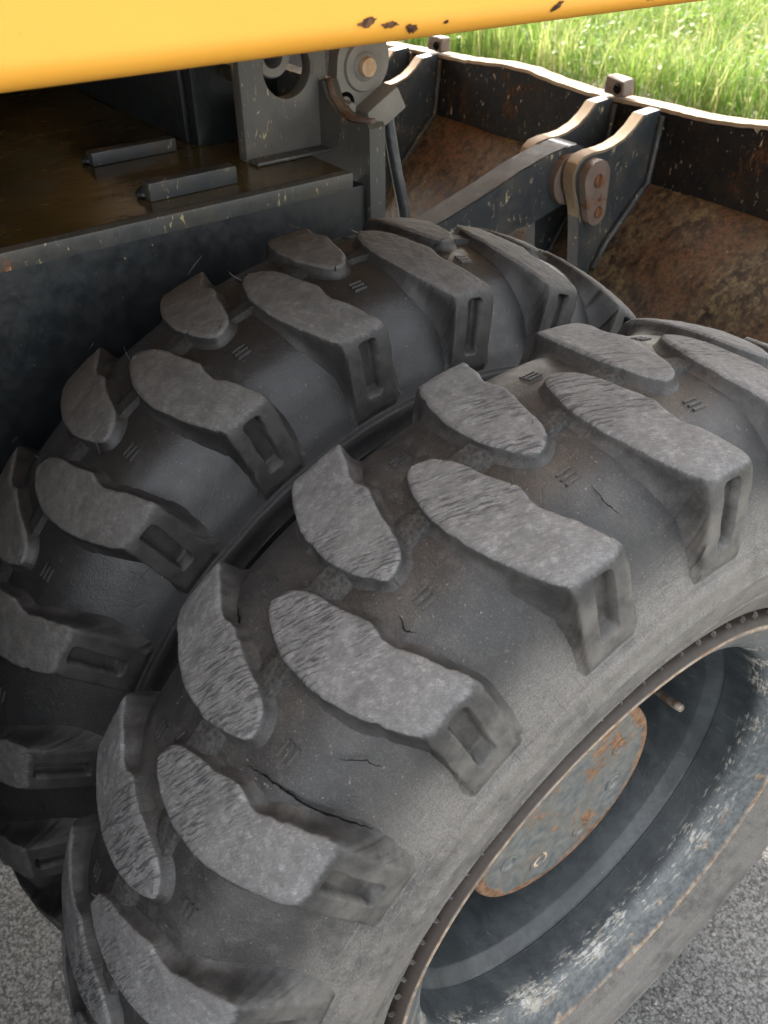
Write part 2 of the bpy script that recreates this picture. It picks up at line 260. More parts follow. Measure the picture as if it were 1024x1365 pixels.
# ------------------------------------------------------------------ mesh helpers
def link(name, me, mat=None, parent=None, loc=None, rot=None):
    o = bpy.data.objects.new(name, me); col.objects.link(o)
    if mat is not None and me is not None and not me.materials: me.materials.append(mat)
    if parent is not None: o.parent = parent
    if loc: o.location = loc
    if rot: o.rotation_euler = rot
    return o
def empty(name, loc=(0, 0, 0)):
    o = bpy.data.objects.new(name, None); col.objects.link(o); o.location = loc; o.empty_display_size = 0.05; return o
def tag(o, label=None, cat=None, kind=None, group=None):
    if label: o['label'] = label
    if cat: o['category'] = cat
    if kind: o['kind'] = kind
    if group: o['group'] = group
    return o
def mesh(name, V, F, smooth=True, uv=None, attrs=None):
    me = bpy.data.meshes.new(name); me.from_pydata([tuple(v) for v in V], [], [tuple(f) for f in F]); 
    if uv is not None:
        li = np.empty(len(me.loops), dtype=np.int32); me.loops.foreach_get('vertex_index', li)
        L = me.uv_layers.new(name='UVMap'); L.data.foreach_set('uv', np.asarray(uv, dtype=np.float32)[li].ravel())
    for k, a in (attrs or {}).items():
        at = me.attributes.new(k, 'FLOAT', 'POINT'); at.data.foreach_set('value', np.asarray(a, dtype=np.float32))
    if smooth: me.polygons.foreach_set('use_smooth', [True] * len(me.polygons))
    me.update(); return me
def pchip(xs, ys, q):
    xs = np.asarray(xs, float); ys = np.asarray(ys, float); h = np.diff(xs); d = np.diff(ys) / h
    m = np.zeros(len(xs)); m[0] = d[0]; m[-1] = d[-1]
    for i in range(1, len(xs) - 1):
        if d[i - 1] * d[i] > 0:
            w1 = 2 * h[i] + h[i - 1]; w2 = h[i] + 2 * h[i - 1]; m[i] = (w1 + w2) / (w1 / d[i - 1] + w2 / d[i])
    q = np.clip(np.asarray(q, float), xs[0], xs[-1]); k = np.clip(np.searchsorted(xs, q) - 1, 0, len(xs) - 2)
    t = (q - xs[k]) / h[k]; t2 = t * t; t3 = t2 * t
    return (2*t3 - 3*t2 + 1) * ys[k] + (t3 - 2*t2 + t) * h[k] * m[k] + (-2*t3 + 3*t2) * ys[k+1] + (t3 - t2) * h[k] * m[k+1]
def bevel_mesh(bm, width, seg=2, angle=0.5):
    es = [e for e in bm.edges if e.is_manifold and e.calc_face_angle(0) > angle]
    bmesh.ops.bevel(bm, geom=es, offset=width, segments=seg, affect='EDGES', profile=0.6, clamp_overlap=True)
def from_bm(name, bm, smooth_angle=0.6):
    bmesh.ops.recalc_face_normals(bm, faces=bm.faces)
    me = bpy.data.meshes.new(name); bm.to_mesh(me); bm.free()
    me.polygons.foreach_set('use_smooth', [True] * len(me.polygons)); me.set_sharp_from_angle(angle=smooth_angle); return me
def box(name, lo, hi, mat, parent=None, bev=0.003, rot=None, seg=2):
    bm = bmesh.new(); bmesh.ops.create_cube(bm, size=1)
    for v in bm.verts: v.co = Vector([(a + b) / 2 + v.co[i] * (b - a) for i, (a, b) in enumerate(zip(lo, hi))])
    if bev: bevel_mesh(bm, bev, seg)
    return link(name, from_bm(name, bm), mat, parent)
def prism_x(name, yz, x0, x1, mat, parent=None, bev=0.002, seg=2):
    """outline in the (y, z) plane, extruded from x0 to x1"""
    bm = bmesh.new(); a = [bm.verts.new((x0, y, z)) for y, z in yz]; b = [bm.verts.new((x1, y, z)) for y, z in yz]; n = len(yz)
    bm.faces.new(a); bm.faces.new(b[::-1])
    for i in range(n): bm.faces.new((a[i], b[i], b[(i + 1) % n], a[(i + 1) % n]))
    if bev: bevel_mesh(bm, bev, seg, 0.9)
    return link(name, from_bm(name, bm), mat, parent)
def lathe_x(name, prof, seg, mat, parent=None, x0=0.0, cy=0.0, cz=0.0, arc=0.3, smooth=True, sharp=0.7):
    V = []; F = []; U = []; n = len(prof); sl = 0
    for i, (x, r) in enumerate(prof):
        if i: sl += math.hypot(x - prof[i-1][0], r - prof[i-1][1])
        for j in range(seg):
            a = 2 * math.pi * j / seg; V.append((x + x0, cy - r * math.sin(a), cz + r * math.cos(a))); U.append((sl, arc * a))
    for i in range(n - 1):
        for j in range(seg):
            k = (j + 1) % seg; F.append((i * seg + j, (i + 1) * seg + j, (i + 1) * seg + k, i * seg + k))
    me = mesh(name, V, F, True, U); me.set_sharp_from_angle(angle=sharp); return link(name, me, mat, parent)
def tube(name, pts, rad, mat, parent=None, seg=12):
    pts = [Vector(p) for p in pts]; V = []; F = []; up = Vector((0.31, 0.2, 0.93))
    for i, p in enumerate(pts):
        t = (pts[min(i + 1, len(pts) - 1)] - pts[max(i - 1, 0)]).normalized(); a = t.cross(up).normalized(); b = t.cross(a)
        rr = rad[i] if isinstance(rad, (list, tuple)) else rad
        for j in range(seg): q = 2 * math.pi * j / seg; V.append(p + (a * math.cos(q) + b * math.sin(q)) * rr)
    for i in range(len(pts) - 1):
        for j in range(seg): k = (j + 1) % seg; F.append((i*seg + j, i*seg + k, (i+1)*seg + k, (i+1)*seg + j))
    F.append(tuple(range(seg - 1, -1, -1))); F.append(tuple((len(pts) - 1) * seg + j for j in range(seg)))
    return link(name, mesh(name, V, F), mat, parent)

# ------------------------------------------------------------------ tyre profiles (tread coordinate s -> x, r)
TS = [-0.07, -0.05, 0.0, 0.03, 0.055, 0.08, 0.100, 0.112, 0.119, 0.125, 0.135, 0.165, 0.192, 0.205]
TX = [-0.07, -0.05, 0.0, 0.03, 0.055, 0.08, 0.100, 0.1115, 0.1175, 0.1212, 0.1245, 0.1300, 0.1345, 0.1352]
TR = [0.5252, 0.5286, 0.532, 0.5307, 0.5276, 0.5227, 0.5172, 0.5130, 0.5095, 0.5048, 0.4960, 0.4665, 0.4385, 0.4290]
FX = [-0.07, -0.05, 0.0, 0.03, 0.055, 0.0785, 0.0970, 0.1065, 0.1120, 0.1160, 0.1215, 0.1295, 0.1325, 0.1338]
FR = [0.5105, 0.5168, 0.5210, 0.5200, 0.5160, 0.5085, 0.4968, 0.4885, 0.4825, 0.4770, 0.4670, 0.4455, 0.4325, 0.4270]
def top_pt(s): return pchip(TS, TX, s), pchip(TS, TR, s)
FXO = FX[:5] + [0.0768, 0.0920, 0.0998, 0.1047, 0.1089, 0.1149, 0.1257, 0.1310, 0.1335]
FRO = FR[:5] + [0.5058, 0.4903, 0.4800, 0.4725, 0.4655, 0.4555, 0.4405, 0.4312, 0.4270]
def floor_pt(s, side=1): return (pchip(TS, FXO, s), pchip(TS, FRO, s)) if side > 0 else (pchip(TS, FX, s), pchip(TS, FR, s))
R0 = 0.53
_q = np.linspace(0.02, 0.205, 200); FSX = {sd_: tuple(a[::-1].copy() for a in reversed(floor_pt(_q, sd_))) for sd_ in (1, -1)}
# lug outline (P side, pitch 0): edges phi(s)
REAR = ([-0.0305, -0.0300, -0.0285, -0.0255, -0.018, -0.005, 0.020, 0.044, 0.067, 0.090, 0.108, 0.122, 0.135, 0.165, 0.198],
        [0.3440, 0.3495, 0.3535, 0.3580, 0.3660, 0.3755, 0.3852, 0.3842, 0.3752, 0.3600, 0.3450, 0.3335, 0.3345, 0.3440, 0.3560])
FWD = ([-0.0305, -0.0300, -0.0285, -0.0255, -0.018, -0.005, 0.020, 0.036, 0.044, 0.051, 0.058, 0.066, 0.083, 0.102, 0.122, 0.135, 0.165, 0.198],
       [0.3440, 0.3370, 0.3290, 0.3195, 0.3090, 0.2995, 0.2890, 0.2790, 0.2745, 0.2760, 0.2792, 0.2775, 0.2630, 0.2490, 0.2355, 0.2370, 0.2440, 0.2520])

def lug_mesh(name, side, seed):
    def nz(a, b, sc_, k=0): return noise.noise(Vector((a * sc_ + seed * 7.3, b * sc_ + k * 3.1, seed * 1.7 + k)))
    st = np.concatenate([-0.0305 + 0.0105 * np.linspace(0.02, 1, 14) ** 2, np.arange(-0.0175, 0.108, 0.0026), np.arange(0.109, 0.198, 0.0014)])
    n = len(st)
    fr = np.stack([st, R0 * pchip(*REAR, st)], 1); ff = np.stack([st, R0 * pchip(*FWD, st)], 1)
    for arr, k in ((fr, 1), (ff, 2)):
        for i in range(n):
            chip = max(0, nz(arr[i, 0], k, 95, k) - 0.28) * 0.0042
            arr[i, 1] += (0.0008 * nz(arr[i, 0], k, 45, k) + 0.0005 * nz(arr[i, 0], k, 200, k)) + (chip if k == 2 else -chip)
    loop = np.concatenate([fr, ff[::-1]])             # tip -> rear -> end -> fwd -> tip
    L = len(loop)
    pr = np.roll(loop, 2, 0); nx = np.roll(loop, -2, 0); tg = nx - pr
    nor = np.stack([-tg[:, 1], tg[:, 0]], 1); nor /= np.linalg.norm(nor, axis=1)[:, None] + 1e-12
    cen = loop.mean(0)
    # rear edge must point to +v
    if nor[n // 2, 1] < 0: nor = -nor
    for _ in range(3): nor = (np.roll(nor, 1, 0) + 2 * nor + np.roll(nor, -1, 0)); nor /= np.linalg.norm(nor, axis=1)[:, None] + 1e-12
    V = []; UV = []; WE = []; SS = []
    def emit(s, v, h, wear, dz=0.0, dx=0.0):
        tx, trr = top_pt(s); fx, frr = floor_pt(s, side)
        x = float(fx + (tx - fx) * h) - dx; r = float(frr + (trr - frr) * h) + dz; ph = v / R0
        V.append((side * x, -r * math.sin(ph), r * math.cos(ph))); UV.append((side * x, v)); WE.append(wear); SS.append(s)
        return len(V) - 1
    Hs = lambda s: float(np.hypot(*(np.array(top_pt(s)) - np.array(floor_pt(s, side)))))
    F = []
    K = 40; ins = 0.0035
    tops = {}
    inr = loop - nor * ins
    # keep inset from crossing at the narrow tip
    half = np.abs(fr[:, 1] - ff[:, 1]) / 2
    def pocket(s, f):
        # rounded-rectangle recess on the side face
        cs, hs = 0.1545, 0.0255; cf, hf = 0.50, 0.205
        wd = 0.05
        dx = abs(s - cs) - hs + 0.0035; dy = (abs(f - cf) - hf) * wd + 0.0035
        d = math.hypot(max(dx, 0), max(dy, 0)) + min(max(dx, dy), 0) - 0.0035
        t = min(max((0.0008 - d) / 0.0018, 0), 1); return t * t * (3 - 2 * t)
    grid = []
    for i in range(n):
        a = inr[i]; b = inr[L - 1 - i]
        if half[i] < ins * 1.6:
            mid = (fr[i] + ff[i]) / 2; a = mid + (fr[i] - mid) * 0.5; b = mid + (ff[i] - mid) * 0.5
            a = a + np.array([0.0012, 0]); b = b + np.array([0.0012, 0])
        row = []
        for j in range(K + 1):
            f = j / K; p = a + (b - a) * f; s = float(p[0]); v = float(p[1])
            we = 1.0 if s < 0.112 else max(0.0, 1 - (s - 0.112) / 0.022)
            dz = 0.0008 * nz(s, v, 60, 5) + 0.0005 * nz(s, v, 170, 6)
            we = we * 0.9 + 0.1 * we * (1 if 0.06 < f < 0.94 else 0)
            pk = pocket(s, f)
            h = 1.0; dxx = 0.0
            if pk > 0:
                tx_, tr_ = top_pt(s); gap = float(tx_) - float(np.interp(float(tr_) - 0.003, *FSX[side])); dxx = min(0.0130, max(0.003, gap - 0.0012)) * pk; dz -= 0.001 * pk; we *= (1 - pk)
            row.append(emit(s, v, h, we, dz, dxx))
        grid.append(row)
    for i in range(n - 1):
        for j in range(K): F.append((grid[i][j], grid[i][j+1], grid[i+1][j+1], grid[i+1][j]))
    ring = [g_[0] for g_ in grid] + [grid[n-1][j] for j in range(1, K)] + [g_[K] for g_ in grid[::-1]] + [grid[0][j] for j in range(K - 1, 0, -1)]
    # matching outline with the end and tip subdivided
    def full(arr, nn):
        e0 = arr[n-1]; e1 = arr[n]; t0 = arr[L-1]; t1 = arr[0]
        return [arr[i] for i in range(n)] + [e0 + (e1 - e0) * j / K for j in range(1, K)] + [arr[i] for i in range(n, L)] + [t0 + (t1 - t0) * j / K for j in range(1, K)]
    O = full(loop, n); NN = full(nor, n); NN = [q / (np.linalg.norm(q) + 1e-12) for q in NN]
    prev = ring
    for (off, drop, frac, we) in ((-0.0012, 0.0005, 0, 0.85), (0.0004, 0.0022, 0, 0.55), (None, 0, 0.30, 0.12), (None, 0, 0.62, 0.0), (None, 0, 0.82, 0), (None, 0, 0.94, 0), (None, 0, 1.0, 0), (None, 1, 1.06, 0)):
        cur = []
        for p, q in zip(O, NN):
            s0 = float(p[0]); H = Hs(min(max(s0, -0.06), 0.2)); 
            if off is not None: d = off; h = 1 - min(drop / H, 0.5)
            else:
                dr = 0.22 if H < 0.018 else 0.22 * 0.018 / H * 0.75; base = 0.0006 + dr * H * min(frac, 1)
                fil = max(0.0, (frac - 0.45) / 0.55); base += min(0.35 * H, 0.0055) * fil ** 2.2
                d = base + (0.002 if drop else 0); h = (1 - min(0.0022 / H, 0.5)) * (1 - min(frac, 1.0)); h = h if not drop else -0.18
            pp = p + q * d; s = min(max(float(pp[0]), -0.068), 0.204)
            wv = we if s0 < 0.112 else we * max(0.0, 1 - (s0 - 0.112) / 0.022)
            cur.append(emit(s, float(pp[1]), h, wv))
        m = len(cur)
        for i in range(m): k = (i + 1) % m; F.append((prev[i], cur[i], cur[k], prev[k]))
        prev = cur
    if side < 0: pass
    me = mesh(name, V, F, True, UV, {'wear': WE, 's': SS})
    bm = bmesh.new(); bm.from_mesh(me); bmesh.ops.recalc_face_normals(bm, faces=bm.faces)
    # outward check: highest vertex face normal
    bm.faces.ensure_lookup_table(); fc = max(bm.faces, key=lambda f_: f_.calc_center_median().length)
    c_ = fc.calc_center_median(); 
    if fc.normal.dot(Vector((0, c_.y, c_.z))) < 0: bmesh.ops.reverse_faces(bm, faces=bm.faces)
    bm.to_mesh(me); bm.free(); me.polygons.foreach_set('use_smooth', [True] * len(me.polygons)); me.update()
    return me

NV = 6
lugsP = [lug_mesh('tread_lug', 1, k + 1) for k in range(NV)]
lugsQ = [lug_mesh('tread_lug', -1, k + 21) for k in range(NV)]
for me in lugsP + lugsQ: me.materials.append(m_lug_out)

def tie_mesh(side):
    """low two-step block joining the tips of neighbouring lugs"""
    V = []; F = []; UV = []; nxs = 10; nph = 10
    for i in range(nxs + 1):
        for j in range(nph + 1):
            a = i / nxs; b = j / nph
            x = -0.0205 + 0.036 * a; ph = (0.302 - 0.065 * b) - 0.011 * (a - 0.5)
            e = min(a, 1 - a) * 0.036; q = min(1, max(0, (e - 0.0005) / 0.0022)) if a < 0.5 else min(1, max(0, (e - 0.0002) / 0.0178))
            r = 0.5208 - 0.0030 + 0.0082 * q
            if b > 0.45 and b < 0.55: r -= 0.0
            V.append((side * x, -r * math.sin(ph), r * math.cos(ph))); UV.append((side * x, ph * R0))
    for i in range(nxs):
        for j in range(nph):
            p = i * (nph + 1) + j; f = (p, p + 1, p + nph + 2, p + nph + 1); F.append(f if side < 0 else f[::-1])
    me = mesh('tie_bar', V, F, True, UV); me.set_sharp_from_angle(angle=0.5); return me
def mark_mesh(side):
    bm = bmesh.new()
    for k in range(3):
        x = 0.0490 + k * 0.0048; w_ = 0.0013
        vs_ = []
        for (dx, ph, dr) in ((-w_, 0.1905, 0), (w_, 0.1905, 0), (w_, 0.2175, 0), (-w_, 0.2175, 0)):
            for top in (0, 1):
                xx = x + dx * (0.7 if top else 1.2); rr = float(floor_pt(xx)[1]) + (0.0017 if top else -0.001); p2 = ph
                vs_.append(bm.verts.new((side * xx, -rr * math.sin(p2), rr * math.cos(p2))))
        b_ = [vs_[i] for i in (0, 2, 4, 6)]; t_ = [vs_[i] for i in (1, 3, 5, 7)]
        bm.faces.new(t_)
        for i in range(4): bm.faces.new((b_[i], b_[(i+1) % 4], t_[(i+1) % 4], t_[i]))
    return from_bm('tread_mark', bm, 0.4)
tieP, tieQ, mkP, mkQ = tie_mesh(1), tie_mesh(-1), mark_mesh(1), mark_mesh(-1)
for me in (tieP, tieQ): me.materials.append(m_tie)
for me in (mkP, mkQ): me.materials.append(m_car_out)

# carcass: floor profile mirrored, then sidewall to bead
ss = np.concatenate([np.linspace(0, 0.1, 22)[:-1], np.linspace(0.1, 0.205, 26)])
fx, frr = floor_pt(ss)
half = list(zip(fx.tolist(), frr.tolist())); fxi, fri = floor_pt(ss, -1); n_tread = len(half)
half += [(0.1340, 0.4266), (0.1375, 0.4266), (0.1398, 0.4245), (0.1412, 0.4165), (0.1410, 0.4135), (0.1416, 0.4115), (0.1424, 0.4030), (0.1434, 0.4022), (0.1434, 0.4008), (0.1423, 0.4000), (0.1420, 0.390), (0.1395, 0.376), (0.1368, 0.3690), (0.1380, 0.3680), (0.1376, 0.3668), (0.1360, 0.3658), (0.1348, 0.362), (0.1302, 0.350), (0.1288, 0.3485), (0.1262, 0.340), (0.1215, 0.330), (0.1172, 0.323), (0.1140, 0.3185), (0.1105, 0.3155), (0.1055, 0.3145)]
half_in = list(zip(fxi.tolist(), fri.tolist())) + half[n_tread:]
prof = [(-x, r) for x, r in half_in[::-1]] + half[1:]
def carcass_mesh():
    seg = 288; V = []; F = []; U = []; sl = 0; n = len(prof)
    for i, (x, r) in enumerate(prof):
        if i: sl += math.hypot(x - prof[i-1][0], r - prof[i-1][1])
        for j in range(seg):
            a = 2 * math.pi * j / seg
            d = 0.0007 * noise.noise(Vector((x * 30, math.cos(a) * 14, math.sin(a) * 14)))
            V.append((x, -(r + d) * math.sin(a), (r + d) * math.cos(a))); U.append((sl, 0.45 * a))
    for i in range(n - 1):
        for j in range(seg):
            k = (j + 1) % seg; F.append((i*seg + j, (i+1)*seg + j, (i+1)*seg + k, i*seg + k))
    me = mesh('tyre', V, F, True, U); me.set_sharp_from_angle(angle=0.9)
    return me
car_me = carcass_mesh(); car_me.materials.append(m_car_out)

RIMP = [(-0.10, 0.300), (0.104, 0.3100), (0.1130, 0.3100), (0.1172, 0.3092), (0.1205, 0.3068), (0.1222, 0.3042), (0.1228, 0.3020), (0.1222, 0.3000), (0.1200, 0.2965), (0.1150, 0.2860), (0.1060, 0.2710), (0.0980, 0.2605), (0.0920, 0.2565), (0.0850, 0.2548), (0.0500, 0.2518), (0.0470, 0.2512), (0.0460, 0.2525), (0.0440, 0.2520), (0.0420, 0.2500), (0.0300, 0.2400), (0.0270, 0.2385), (-0.040, 0.2350), (-0.085, 0.2300), (-0.105, 0.2150), (-0.112, 0.1850), (-0.112, 0.1300)]
TH = 2 * math.pi / 24; PHQ = 0.1318
def setmat(o, m):
    o.material_slots[0].link = 'OBJECT'; o.material_slots[0].material = m
def build_wheel(x0, phase, outer):
    root = empty('wheel', (x0, 0, 0))
    ty = link('tyre', car_me, None, root)
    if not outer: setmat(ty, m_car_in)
    k0 = 0
    for k in range(24):
        for sd_, arr, tie, mk, dq in ((1, lugsP, tieP, mkP, 0.0), (-1, lugsQ, tieQ, mkQ, PHQ)):
            ang = phase + k * TH + dq
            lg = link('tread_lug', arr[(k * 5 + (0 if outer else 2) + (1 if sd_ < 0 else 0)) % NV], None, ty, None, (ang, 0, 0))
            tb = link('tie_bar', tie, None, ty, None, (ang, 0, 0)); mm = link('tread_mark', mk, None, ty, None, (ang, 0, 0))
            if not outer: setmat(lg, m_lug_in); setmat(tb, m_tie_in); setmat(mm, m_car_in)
    rim = lathe_x('rim', RIMP, 192, m_rim, root)
    # rim-guard ticks, and a black ring painting the shade inside the bead gap
    lathe_x('bead_gap_shade', [(0.1068, 0.3170), (0.1062, 0.3155), (0.1062, 0.3085)], 144, m_crack_shade, ty)
    V = []; F = []
    rg = random.Random(3)
    for j in range(84):
        a = 2 * math.pi * (j + 0.25 * rg.random()) / 84; w_ = rg.uniform(0.0003, 0.0006) / 0.315
        ra, rb = 0.3168 + rg.uniform(-.0008, .0006), 0.3110 + rg.uniform(-.0006, .002)
        b0 = len(V)
        for (r, x) in ((ra, 0.1148), ((ra + rb) / 2 + .001, 0.1170), (rb, 0.1165)):
            for q in (-w_, w_): V.append((x + 0.0004, -r * math.sin(a + q), r * math.cos(a + q)))
            for q in (-w_, w_): V.append((x - 0.003, -r * math.sin(a + q), r * math.cos(a + q)))
        for i in range(2):
            p = b0 + 4 * i; F += [(p, p+1, p+5, p+4), (p, p+4, p+6, p+2), (p+1, p+3, p+7, p+5)]
    tk = link('rim_guard_ticks', mesh('rim_guard_ticks', V, F, False), m_car_out if outer else m_car_in, ty); tk['kind'] = 'stuff'
    return root, ty, rim
# rotation about +X by ang turns +z toward -y: matches phi
W1, T1, RM1 = build_wheel(0.0, 0.0, True)
tag(W1, 'outer twin wheel with scuffed grey tread lugs and open dark blue rim', 'wheel', group='twin wheels of the machine')
W2, T2, RM2 = build_wheel(-0.3395, -0.1168, False)
tag(W2, 'inner twin wheel with darker lugs, squeezed between outer wheel and chassis', 'wheel', group='twin wheels of the machine')

# hub, cover plate and valve on the outer wheel
lathe_x('hub', [(-0.112, 0.124), (0.012, 0.124), (0.016, 0.120)], 96, m_rim, W1)
hc = lathe_x('hub_cover', [(0.012, 0.112), (0.0125, 0.134), (0.0150, 0.1362), (0.0265, 0.1362), (0.0295, 0.1350), (0.0305, 0.1325), (0.0305, 0.090), (0.0303, 0.03), (0.0303, 0.0005)], 128, m_hub, W1, sharp=0.9)
for k in range(8):
    a = math.radians(25 + 45 * k); yy, zz = 0.090 * math.cos(a), 0.090 * math.sin(a)
    lathe_x('bolt', [(0.0300, 0.0125), (0.0320, 0.0120), (0.0326, 0.0095), (0.0312, 0.0070), (0.0300, 0.0065), (0.0300, 0.0003)], 24, m_hub, hc, 0, yy, zz)
lathe_x('plug', [(0.0300, 0.0110), (0.0318, 0.0106), (0.0322, 0.0085), (0.0300, 0.0070), (0.0300, 0.0003)], 24, m_tan, hc, 0, -0.027, -0.085)
vs_ = tube('valve_stem', [(-0.03, 0.215, 0.0), (-0.012, 0.204, 0.009), (0.006, 0.1995, 0.014), (0.020, 0.1975, 0.018), (0.030, 0.1960, 0.021)], [0.0045, 0.0045, 0.0045, 0.0052, 0.0048], m_valve, RM1)

# cracks in the outer tyre's rubber: narrow ribbons following the surface
def crack(pts, wid, lift=0.0006, top=False, parent=T1):
    pts = [Vector((a, b * R0, 0)) for a, b in pts]; fine = []
    rg = random.Random(int(pts[0].x * 1e5) + 11)
    for i in range(len(pts) - 1):
        for k in range(6):
            t = k / 6; p = pts[i].lerp(pts[i+1], t); p += Vector((rg.uniform(-1, 1), rg.uniform(-1, 1), 0)) * 0.0007; fine.append(p)
    fine.append(pts[-1]); V = []; F = []; n = len(fine)
    for i, p in enumerate(fine):
        t = (fine[min(i+1, n-1)] - fine[max(i-1, 0)]).normalized(); nn = Vector((-t.y, t.x, 0))
        ww = wid * (0.12 + math.sin(math.pi * min(max(i / (n - 1), 0.02), 0.98)) ** 0.7) * rg.uniform(0.6, 1.2) / 2
        for q in (-1, 1):
            e = p + nn * ww * q; r = float((top_pt(abs(e.x)) if top else floor_pt(abs(e.x), 1 if e.x > 0 else -1))[1]) + lift
            V.append((e.x, -r * math.sin(e.y / R0), r * math.cos(e.y / R0)))
    for i in range(n - 1): F.append((2*i, 2*i+1, 2*i+3, 2*i+2))
    return link('crack', mesh('crack', V, F), m_crack_shade, parent)
crack([(0.0351, 0.778), (0.0516, 0.7692), (0.0682, 0.7652), (0.0895, 0.7582), (0.1065, 0.7426), (0.1150, 0.7340)], 0.0017, 0.0012)
crack([(-0.062, 0.652), (-0.045, 0.666), (-0.0184, 0.6854), (0.0052, 0.7079), (0.0149, 0.7304), (0.0195, 0.752)], 0.0042, 0.0030)
crack([(0.050, 0.505), (0.060, 0.512), (0.066, 0.506)], 0.0010)
crack([(0.080, 0.690), (0.092, 0.668), (0.100, 0.662)], 0.0008)
crack([(0.068, 0.190), (0.082, 0.192), (0.094, 0.184)], 0.0009)

# moulding flash: thin rubber slivers left at lug edges
rg = random.Random(21)
for (par, xq, ph, ln) in [(T2, -0.036, 0.345 - 0.1168 + k * TH, 0.012) for k in range(-2, 4)] + [(T2, 0.030, 0.350 + PHQ - 0.1168 + k * TH, 0.011) for k in range(-2, 3)] + [(T2, -0.125, 0.25 + PHQ - 0.1168 + k * TH, 0.012) for k in range(-1, 4)] + [(T1, 0.040, 0.268 + TH * 0, 0.010), (T1, -0.026, 0.318 + 2 * TH, 0.009), (T1, -0.024, 0.322 + 3 * TH, 0.009), (T1, 0.012, 0.30 - TH + PHQ, 0.012)]:
    r_ = 0.527 if abs(xq) < 0.1 else 0.512; ph += rg.uniform(-0.02, 0.02); d_ = Vector((rg.uniform(-1, 1), rg.uniform(-1, 1), rg.uniform(0.3, 1.2))).normalized(); e_ = Vector((rg.uniform(-1, 1), rg.uniform(-1, 1), 0.2))
    p_ = Vector((xq, -r_ * math.sin(ph), r_ * math.cos(ph))); ln *= rg.uniform(0.7, 1.5)
    tube('rubber_sliver', [p_ - d_ * 0.004, p_, p_ + d_ * ln * 0.5 + e_ * ln * 0.08, p_ + d_ * ln + e_ * ln * 0.35], [0.0012, 0.0010, 0.0008, 0.0003], m_car_out, par, 6)

# ------------------------------------------------------------------ ground, verge
def sheet(name, x0, x1, y0, y1, z, mat, nx=1, ny=1, amp=0.0):
    V = []; F = []
    for i in range(nx + 1):
        for j in range(ny + 1):
            x = x0 + (x1 - x0) * i / nx; y = y0 + (y1 - y0) * j / ny; V.append((x, y, z + (amp * noise.noise(Vector((x, y, 0))) if amp else 0)))
    for i in range(nx):
        for j in range(ny): p = i * (ny + 1) + j; F.append((p, p + ny + 1, p + ny + 2, p + 1))
    return link(name, mesh(name, V, F), mat)
tag(sheet('ground', -120, 120, -120, 120, -0.505, m_asph), kind='structure')
tag(sheet('verge', -60, 60, 4.2, 90, -0.475, m_soil, 60, 60, 0.06), kind='structure')
st_v = [(0, 0, 1), (0, 0, -0.6), (1, 0, 0.1), (-0.9, 0.2, 0), (0.1, 0.9, 0.15), (0, -1, -0.05)]; st_f = [(0, 2, 4), (0, 4, 3), (0, 3, 5), (0, 5, 2), (1, 4, 2), (1, 3, 4), (1, 5, 3), (1, 2, 5)]
V = []; F = []; rg = random.Random(5)
for k in range(900):
    if k % 2: x, y = rg.uniform(-1.1, -0.15), rg.uniform(-1.0, -0.35)
    else: x, y = rg.uniform(0.1, 0.55), rg.uniform(-0.1, 0.75)
    q = 0.0012 + 0.0045 * rg.random() ** 3; a = rg.uniform(0, 6.28); b0 = len(V)
    for (p0, p1, p2) in st_v: f_ = q * rg.uniform(0.7, 1.25); V.append((x + f_ * (p0 * math.cos(a) - p1 * math.sin(a)), y + f_ * (p0 * math.sin(a) + p1 * math.cos(a)), -0.5045 + q * 0.4 + f_ * 0.7 * p2))
    F += [tuple(b0 + i for i in f) for f in st_f]
g = N('grit_stone'); m_grit = g.fin(g.mix(g.ramp(g.noise(g.obj(), 60, 3), 0.35, 0.65), (0.14, 0.13, 0.12), (0.36, 0.34, 0.31)), 0.85)
tag(link('loose_grit', mesh('loose_grit', V, F, False), m_grit), 'loose stone grit scattered on the grey asphalt around the wheels', 'grit', 'stuff')
# grass: tapered bent blades, four-vertex strips
nb = 95000
gx = rng.uniform(-11.5, -0.5, nb); gy = 4.25 + rng.uniform(0, 1, nb) ** 1.25 * 9.0
V = np.zeros((nb, 7, 3)); tone = np.zeros((nb, 7))
cl = np.array([noise.noise(Vector((a * 0.9, b * 0.9, 3))) for a, b in zip(gx, gy)])
cl2 = np.array([noise.noise(Vector((a * 2.7, b * 2.7, 9))) for a, b in zip(gx, gy)])
hgt = np.clip(0.16 + 0.20 * cl + 0.14 * cl2 + rng.uniform(0, 0.30, nb), 0.07, 0.95); wid = rng.uniform(0.0015, 0.0050, nb)
stalk = rng.uniform(0, 1, nb) < 0.06; hgt[stalk] *= 1.7; wid[stalk] *= 0.55
az = rng.uniform(0, 2 * np.pi, nb); bend = rng.uniform(0.05, 0.75, nb) * hgt; az2 = az + rng.uniform(-1, 1, nb) + np.pi / 2
tn = np.clip(0.42 + 0.55 * cl2 - 0.35 * cl + rng.normal(0, 0.2, nb), 0, 0.9); tn[stalk] = 1.0; tn[rng.uniform(0, 1, nb) < 0.10] = 0.98
for lv, (t, wf) in enumerate(((0, 1), (0.4, 0.9), (0.75, 0.6))):
    cx = gx + np.cos(az2) * bend * t * t; cy = gy + np.sin(az2) * bend * t * t; cz = -0.50 + hgt * (t - 0.12 * t * t)
    for q, sg in ((0, -1), (1, 1)):
        V[:, lv * 2 + q, 0] = cx + sg * np.cos(az) * wid * wf; V[:, lv * 2 + q, 1] = cy + sg * np.sin(az) * wid * wf; V[:, lv * 2 + q, 2] = cz
V[:, 6, 0] = gx + np.cos(az2) * bend; V[:, 6, 1] = gy + np.sin(az2) * bend; V[:, 6, 2] = -0.50 + hgt * 0.88
